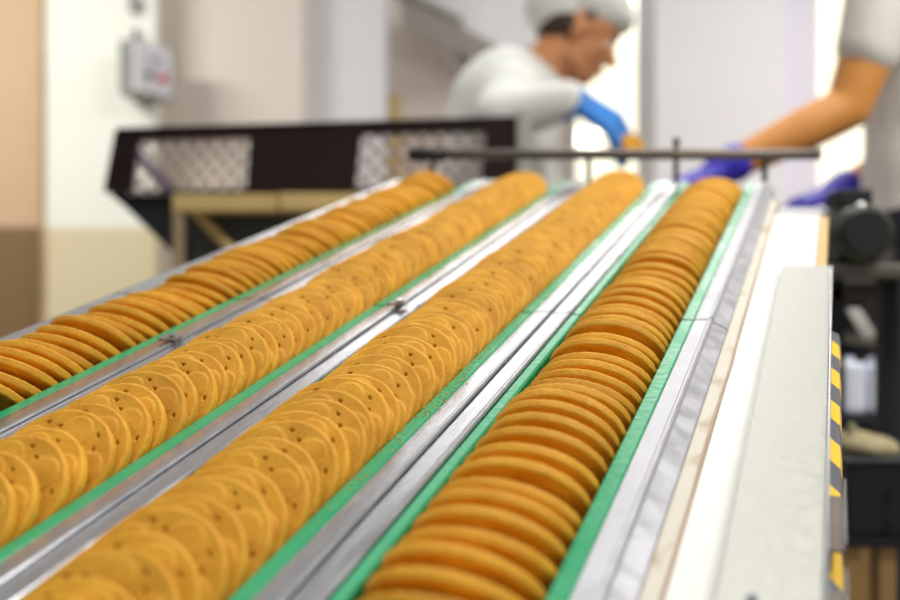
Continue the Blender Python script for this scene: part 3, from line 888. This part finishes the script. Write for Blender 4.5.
def cap_mesh(P, B, tilt=0.0):
    bm = bmesh.new()
    ball(bm, P(0, -0.018, 0.078), (0.097, 0.128, 0.074), B)
    ball(bm, P(0, -0.078, 0.034), (0.090, 0.082, 0.082), B)
    ball(bm, P(0, 0.05, 0.070), (0.08, 0.066, 0.042), B)
    return bm

# ---- worker leaning over the far end (blue gloves)
Yp = 2.70
foot0 = W(490, 300, Yp); 
base = Vector((foot0.x, Yp, 0))
hc = W(579, 33, Yp)
Fd = Vector((0.885, 0.06, -0.46)); U = Vector((0.45, 0.05, 0.89))
bm = bmesh.new()
P1, B1 = head(bm, hc, Fd, U)
hipc = W(478, 290, Yp)
chest = W(508, 106, Yp)
neckb = W(534, 84, Yp)
limb(bm, [P1(0, -0.022, -0.05), P1(0, -0.035, -0.11), neckb], [0.056, 0.056, 0.066])
limb(bm, [hipc, W(486, 210, Yp), chest], [0.125, 0.115, 0.12])
shN, shF = W(512, 98, Yp - 0.15), W(520, 100, Yp + 0.17)
limb(bm, [shN, chest, shF], [0.06, 0.10, 0.06])
elN, wrN = W(498, 118, 2.46), W(574, 99, 2.42)
limb(bm, [shN, elN, wrN], [0.056, 0.046, 0.029])
elF, wrF = W(540, 205, 2.92), W(596, 240, 2.76)
limb(bm, [shF, elF, wrF], [0.054, 0.044, 0.029])
d1 = (W(622, 129, 2.40) - wrN)
hand(bm, wrN + d1.normalized() * 0.012, d1, (-0.42, 0.72, -0.55), 1, 0.5, 0.86)
hand(bm, wrF + Vector((0.01, 0, -0.01)), (0.8, -0.2, -0.4), (0, 0, -1), -1, 0.4, 0.86)
for s in (-1, 1):
    limb(bm, [hipc + Vector((0, s * 0.09, -0.03)), (hipc.x + 0.03, Yp + s * 0.10, 0.48), (hipc.x - 0.01, Yp + s * 0.10, 0.09)], [0.09, 0.062, 0.042])
    limb(bm, [(hipc.x - 0.03, Yp + s * 0.10, 0.05), (hipc.x + 0.15, Yp + s * 0.10, 0.032)], [0.04, 0.03])
person = fused('person', bm, M_SKIN, None, 0.0065, 5)
tag(person, 'person in white coat and cap stooping over the far end, blue gloves', 'person')
face_bits(person, P1, B1)
bm = bmesh.new(); ball(bm, P1(0, -0.055, 0.0), (0.080, 0.062, 0.062), B1); limb(bm, [P1(0.064, 0.005, 0.035), P1(0.070, -0.03, -0.02)], [0.016, 0.014]); limb(bm, [P1(-0.064, 0.005, 0.035), P1(-0.070, -0.03, -0.02)], [0.016, 0.014])
fused('hair', bm, M_HAIR, person, 0.006, 4)
cap = fused('cap', cap_mesh(P1, B1), M_COAT, person, 0.007, 4, 0.005)
bm = bmesh.new()
limb(bm, [W(478, 330, Yp), W(482, 250, Yp), W(486, 200, Yp), chest], [0.165, 0.150, 0.138, 0.142])
limb(bm, [shN, chest, shF], [0.078, 0.132, 0.078])
limb(bm, [chest, W(526, 92, Yp)], [0.12, 0.088])
wd_ = (wrN - elN).normalized(); wf_ = (wrF - elF).normalized()
limb(bm, [shN, elN, wrN - wd_ * 0.012], [0.074, 0.062, 0.044])
limb(bm, [shF, elF, wrF - wf_ * 0.012], [0.072, 0.060, 0.044])
limb(bm, [(hipc.x, Yp, 0.62), W(478, 320, Yp)], [0.17, 0.168])
fused('coat', bm, M_COAT, person, 0.009, 5, 0.008)
bm = bmesh.new()
for k in range(20):
    a = k * PI / 10; b2 = (k + 1) * PI / 10
    cc = (neckb + P1(0, -0.035, -0.11)) / 2; ax = (P1(0, -0.022, -0.05) - neckb).normalized()
    e1 = ax.orthogonal().normalized(); e2 = ax.cross(e1)
    limb(bm, [neckb + ax * 0.012 + (e1 * math.cos(a) + e2 * math.sin(a)) * 0.075, neckb + ax * 0.012 + (e1 * math.cos(b2) + e2 * math.sin(b2)) * 0.075], [0.012, 0.012], 8)
fused('collar', bm, M_COAT, person, 0.006, 3)
bm = bmesh.new()
for s in (-1, 1):
    limb(bm, [(hipc.x, Yp + s * 0.09, 0.75), (hipc.x + 0.03, Yp + s * 0.10, 0.48), (hipc.x - 0.01, Yp + s * 0.10, 0.10)], [0.10, 0.076, 0.06])
fused('trousers', bm, M_COAT, person, 0.01, 4)
for s in (-1, 1):
    bm = bmesh.new(); limb(bm, [(hipc.x - 0.03, Yp + s * 0.10, 0.05), (hipc.x + 0.16, Yp + s * 0.10, 0.042)], [0.05, 0.042])
    fused('shoe', bm, M_SHOE, person, 0.007, 3)
for (wr, dd, nn, sd, cu, fa) in ((wrN + d1.normalized() * 0.012, d1, (-0.42, 0.72, -0.55), 1, 0.5, wd_), (wrF + Vector((0.01, 0, -0.01)), Vector((0.8, -0.2, -0.4)), (0, 0, -1), -1, 0.4, wf_)):
    bm = bmesh.new(); hand(bm, wr, dd, nn, sd, cu, 1.06)
    limb(bm, [wr - fa * 0.03, wr], [0.037, 0.032])
    fused('glove', bm, M_BLUEG, person, 0.0042, 3)
# biscuit in the blue glove
o = proto.copy(); C.objects.link(o)
o.matrix_world = Matrix.Translation(W(633, 146, 2.39)) @ Matrix.Rotation(rad(70), 4, 'X') @ Matrix.Rotation(rad(30), 4, 'Y')
tag(o, 'golden biscuit pinched in the blue glove above the far bar', 'biscuit')
del o['group']

# ---- worker on the right reaching across (indigo gloves)
Yq = 2.02
base = Vector((X(930, Yq), Yq, 0))
bm = bmesh.new()
hc2 = W(880, -112, Yq + 0.06)
P2, B2 = head(bm, hc2, Vector((-0.82, 0.05, -0.5)), Vector((-0.45, 0.02, 0.85)))
chest2 = W(936, 12, Yq + 0.1); hip2 = W(940, 300, Yq + 0.1)
neck2 = W(914, -42, Yq + 0.08)
limb(bm, [P2(0, -0.022, -0.05), P2(0, -0.035, -0.11), neck2], [0.056, 0.056, 0.066])
limb(bm, [hip2, W(940, 170, Yq + 0.1), chest2], [0.12, 0.108, 0.115])
sL, sR = W(893, -18, Yq - 0.06), W(905, -12, Yq + 0.28)
limb(bm, [sL, chest2, sR], [0.06, 0.10, 0.06])
eL, wL = W(848, 108, Yq - 0.06), W(726, 168, Yq - 0.06)
limb(bm, [sL, sL.lerp(eL, 0.5), eL, eL.lerp(wL, 0.35), wL], [0.062, 0.050, 0.041, 0.040, 0.027])
eR, wR = W(915, 150, Yq + 0.34), W(842, 190, Yq + 0.20)
limb(bm, [sR, sR.lerp(eR, 0.5), eR, eR.lerp(wR, 0.35), wR], [0.062, 0.050, 0.041, 0.040, 0.027])
dL = Vector((-0.9, 0.0, -0.35)); dR = Vector((-0.9, -0.2, -0.3))
hand(bm, wL + dL * 0.012, dL, (0, 0.2, -1), -1, 0.45, 0.86)
hand(bm, wR + dR * 0.012, dR, (0.3, 0.2, -1), 1, 0.45, 0.86)
for s in (-1, 1):
    limb(bm, [hip2 + Vector((0, s * 0.09, -0.03)), (hip2.x - 0.03, Yq + 0.1 + s * 0.11, 0.47), (hip2.x + 0.01, Yq + 0.1 + s * 0.11, 0.09)], [0.09, 0.062, 0.042])
    limb(bm, [(hip2.x + 0.03, Yq + 0.1 + s * 0.11, 0.05), (hip2.x - 0.15, Yq + 0.1 + s * 0.11, 0.032)], [0.04, 0.03])
person2 = fused('person', bm, M_SKIN2, None, 0.0065, 5)
tag(person2, 'person in white t-shirt reaching a bare forearm across the line, indigo gloves', 'person')
face_bits(person2, P2, B2)
fused('cap', cap_mesh(P2, B2), M_COAT, person2, 0.008, 4, 0.005)
bm = bmesh.new()
limb(bm, [W(940, 215, Yq + 0.1), W(940, 130, Yq + 0.1), chest2], [0.146, 0.138, 0.138])
limb(bm, [sL, chest2, sR], [0.080, 0.125, 0.080])
limb(bm, [sL, sL.lerp(eL, 0.50)], [0.078, 0.060])
limb(bm, [sR, sR.lerp(eR, 0.58)], [0.080, 0.064])
fused('t_shirt', bm, M_SHIRT, person2, 0.009, 4, 0.007)
bm = bmesh.new()
limb(bm, [W(940, 232, Yq + 0.1), W(940, 300, Yq + 0.1)], [0.150, 0.150])
for s in (-1, 1):
    limb(bm, [(hip2.x, Yq + 0.1 + s * 0.08, 0.86), (hip2.x - 0.03, Yq + 0.1 + s * 0.11, 0.47), (hip2.x + 0.01, Yq + 0.1 + s * 0.11, 0.10)], [0.105, 0.078, 0.06])
fused('trousers', bm, M_NAVY, person2, 0.01, 4)
for s in (-1, 1):
    bm = bmesh.new(); limb(bm, [(hip2.x + 0.03, Yq + 0.1 + s * 0.11, 0.05), (hip2.x - 0.16, Yq + 0.1 + s * 0.11, 0.042)], [0.05, 0.042])
    fused('shoe', bm, M_SHOE, person2, 0.007, 3)
for (wr, dd, nn, sd, cu, fa) in ((wL + dL * 0.012, dL, (0, 0.2, -1), -1, 0.45, (wL - eL).normalized()), (wR + dR * 0.012, dR, (0.3, 0.2, -1), 1, 0.45, (wR - eR).normalized())):
    bm = bmesh.new(); hand(bm, wr, dd, nn, sd, cu, 0.98)
    limb(bm, [wr - fa * 0.03, wr], [0.035, 0.031])
    fused('glove', bm, M_PURPG, person2, 0.0042, 3)

# ------------------------------------------------------------------ light
w = bpy.data.worlds.new('daylight'); sc.world = w; w.use_nodes = True
bg = w.node_tree.nodes['Background']
wn, wl = w.node_tree.nodes, w.node_tree.links
tcw = wn.new('ShaderNodeTexCoord')
def wmath(op, a, b_=None, c_=None):
    n = wn.new('ShaderNodeMath'); n.operation = op
    for i, v in enumerate((a, b_, c_)):
        if v is None: continue
        if isinstance(v, (int, float)): n.inputs[i].default_value = v
        else: wl.new(v, n.inputs[i])
    return n.outputs[0]
def toward(az, el, a0, a1):          # soft patch of brightness added to the sky around a direction, 0..1
    dv = wn.new('ShaderNodeVectorMath'); dv.operation = 'DOT_PRODUCT'
    dv.inputs[1].default_value = (math.sin(rad(az)) * math.cos(rad(el)), math.cos(rad(az)) * math.cos(rad(el)), math.sin(rad(el)))
    wl.new(tcw.outputs['Generated'], dv.inputs[0])
    mr = wn.new('ShaderNodeMapRange'); mr.interpolation_type = 'SMOOTHSTEP'
    mr.inputs[1].default_value = math.cos(rad(a1)); mr.inputs[2].default_value = math.cos(rad(a0))
    wl.new(dv.outputs['Value'], mr.inputs[0])
    return mr.outputs[0]
sxw = wn.new('ShaderNodeSeparateXYZ'); wl.new(tcw.outputs['Generated'], sxw.inputs[0])
up = wn.new('ShaderNodeMapRange'); up.interpolation_type = 'SMOOTHSTEP'
up.inputs[1].default_value = -0.05; up.inputs[2].default_value = 0.25; up.inputs[3].default_value = SKY_LOW; up.inputs[4].default_value = SKY_BASE
wl.new(sxw.outputs[2], up.inputs[0])
lobe = wmath('MAXIMUM', toward(-3, 23.5, 3.5, 11), toward(10, 24, 4, 12))
st = wmath('ADD', up.outputs[0], wmath('MULTIPLY', lobe, SKY_LOBE))
low = toward(13, 8, 9, 15)
st = wmath('ADD', st, wmath('MULTIPLY', low, 1.6))
st = wmath('ADD', st, wmath('MULTIPLY', toward(0, 77, 4, 29), SKY_KEY))
cmix = wn.new('ShaderNodeMix'); cmix.data_type = 'RGBA'
cmix.inputs[6].default_value = (1.0, 0.985, 0.955, 1); cmix.inputs[7].default_value = (1.0, 0.95, 0.72, 1)
wl.new(low, cmix.inputs[0]); wl.new(cmix.outputs[2], bg.inputs[0])
wl.new(st, bg.inputs[1])

def added_lamp(label, x, y, z, power, tilt=0):  # unseen fill lamp, added to brighten the back walls and right-hand worker
    t = thing('added_lamp', label, 'lamp', (x, y, 0), group='added fill lamps')
    hd = Matrix.Translation((0, 0, z)) @ Matrix.Rotation(rad(tilt), 4, 'X')
    bm = bmesh.new(); box(bm, (-0.65, -0.16, 0.02), (0.65, 0.16, 0.07), 0.005, hd)
    obj('housing', bm, M_WHITE, t)
    bm = bmesh.new(); tube(bm, (0, -0.09, 0.03), (0, -0.09, z + 0.08), 0.018)
    obj('post', bm, M_ALU, t)
    bm = bmesh.new(); tube(bm, (0, -0.09, 0), (0, -0.09, 0.03), 0.2, 0.17, n=32)
    obj('foot', bm, M_DARK, t)
    l = bpy.data.lights.new('added_light', 'AREA'); l.shape = 'RECTANGLE'; l.size = 1.25; l.size_y = 0.28; l.energy = power; l.color = (1, 0.97, 0.92)
    lo = bpy.data.objects.new('added_light', l); C.objects.link(lo); lo.parent = t; lo.matrix_local = hd @ Matrix.Translation((0, 0, 0.015))
added_lamp('added unseen fill lamp on a tall stand for the back walls, left side', -2.3, 2.6, 2.5, 42, 48)
added_lamp('added unseen fill lamp on a tall stand for the back walls, right side', 2.3, 2.9, 2.5, 30, 48)
added_lamp('added unseen fill lamp on a tall stand for the right-hand worker and motor', 1.5, 0.7, 2.5, 50, 24)

vs = sc.view_settings
vs.view_transform = 'Standard'
try: vs.look = 'None'
except Exception: pass
vs.gamma = 1
vs.use_curve_mapping = False
vs.exposure = 0.0
sc.cycles.use_denoising = True
try: sc.cycles.denoiser = 'OPENIMAGEDENOISE'
except Exception: pass
sc.cycles.max_bounces = 8
bpy.context.view_layer.update()
print('ROWS', [r['n'] for r in ROWS])
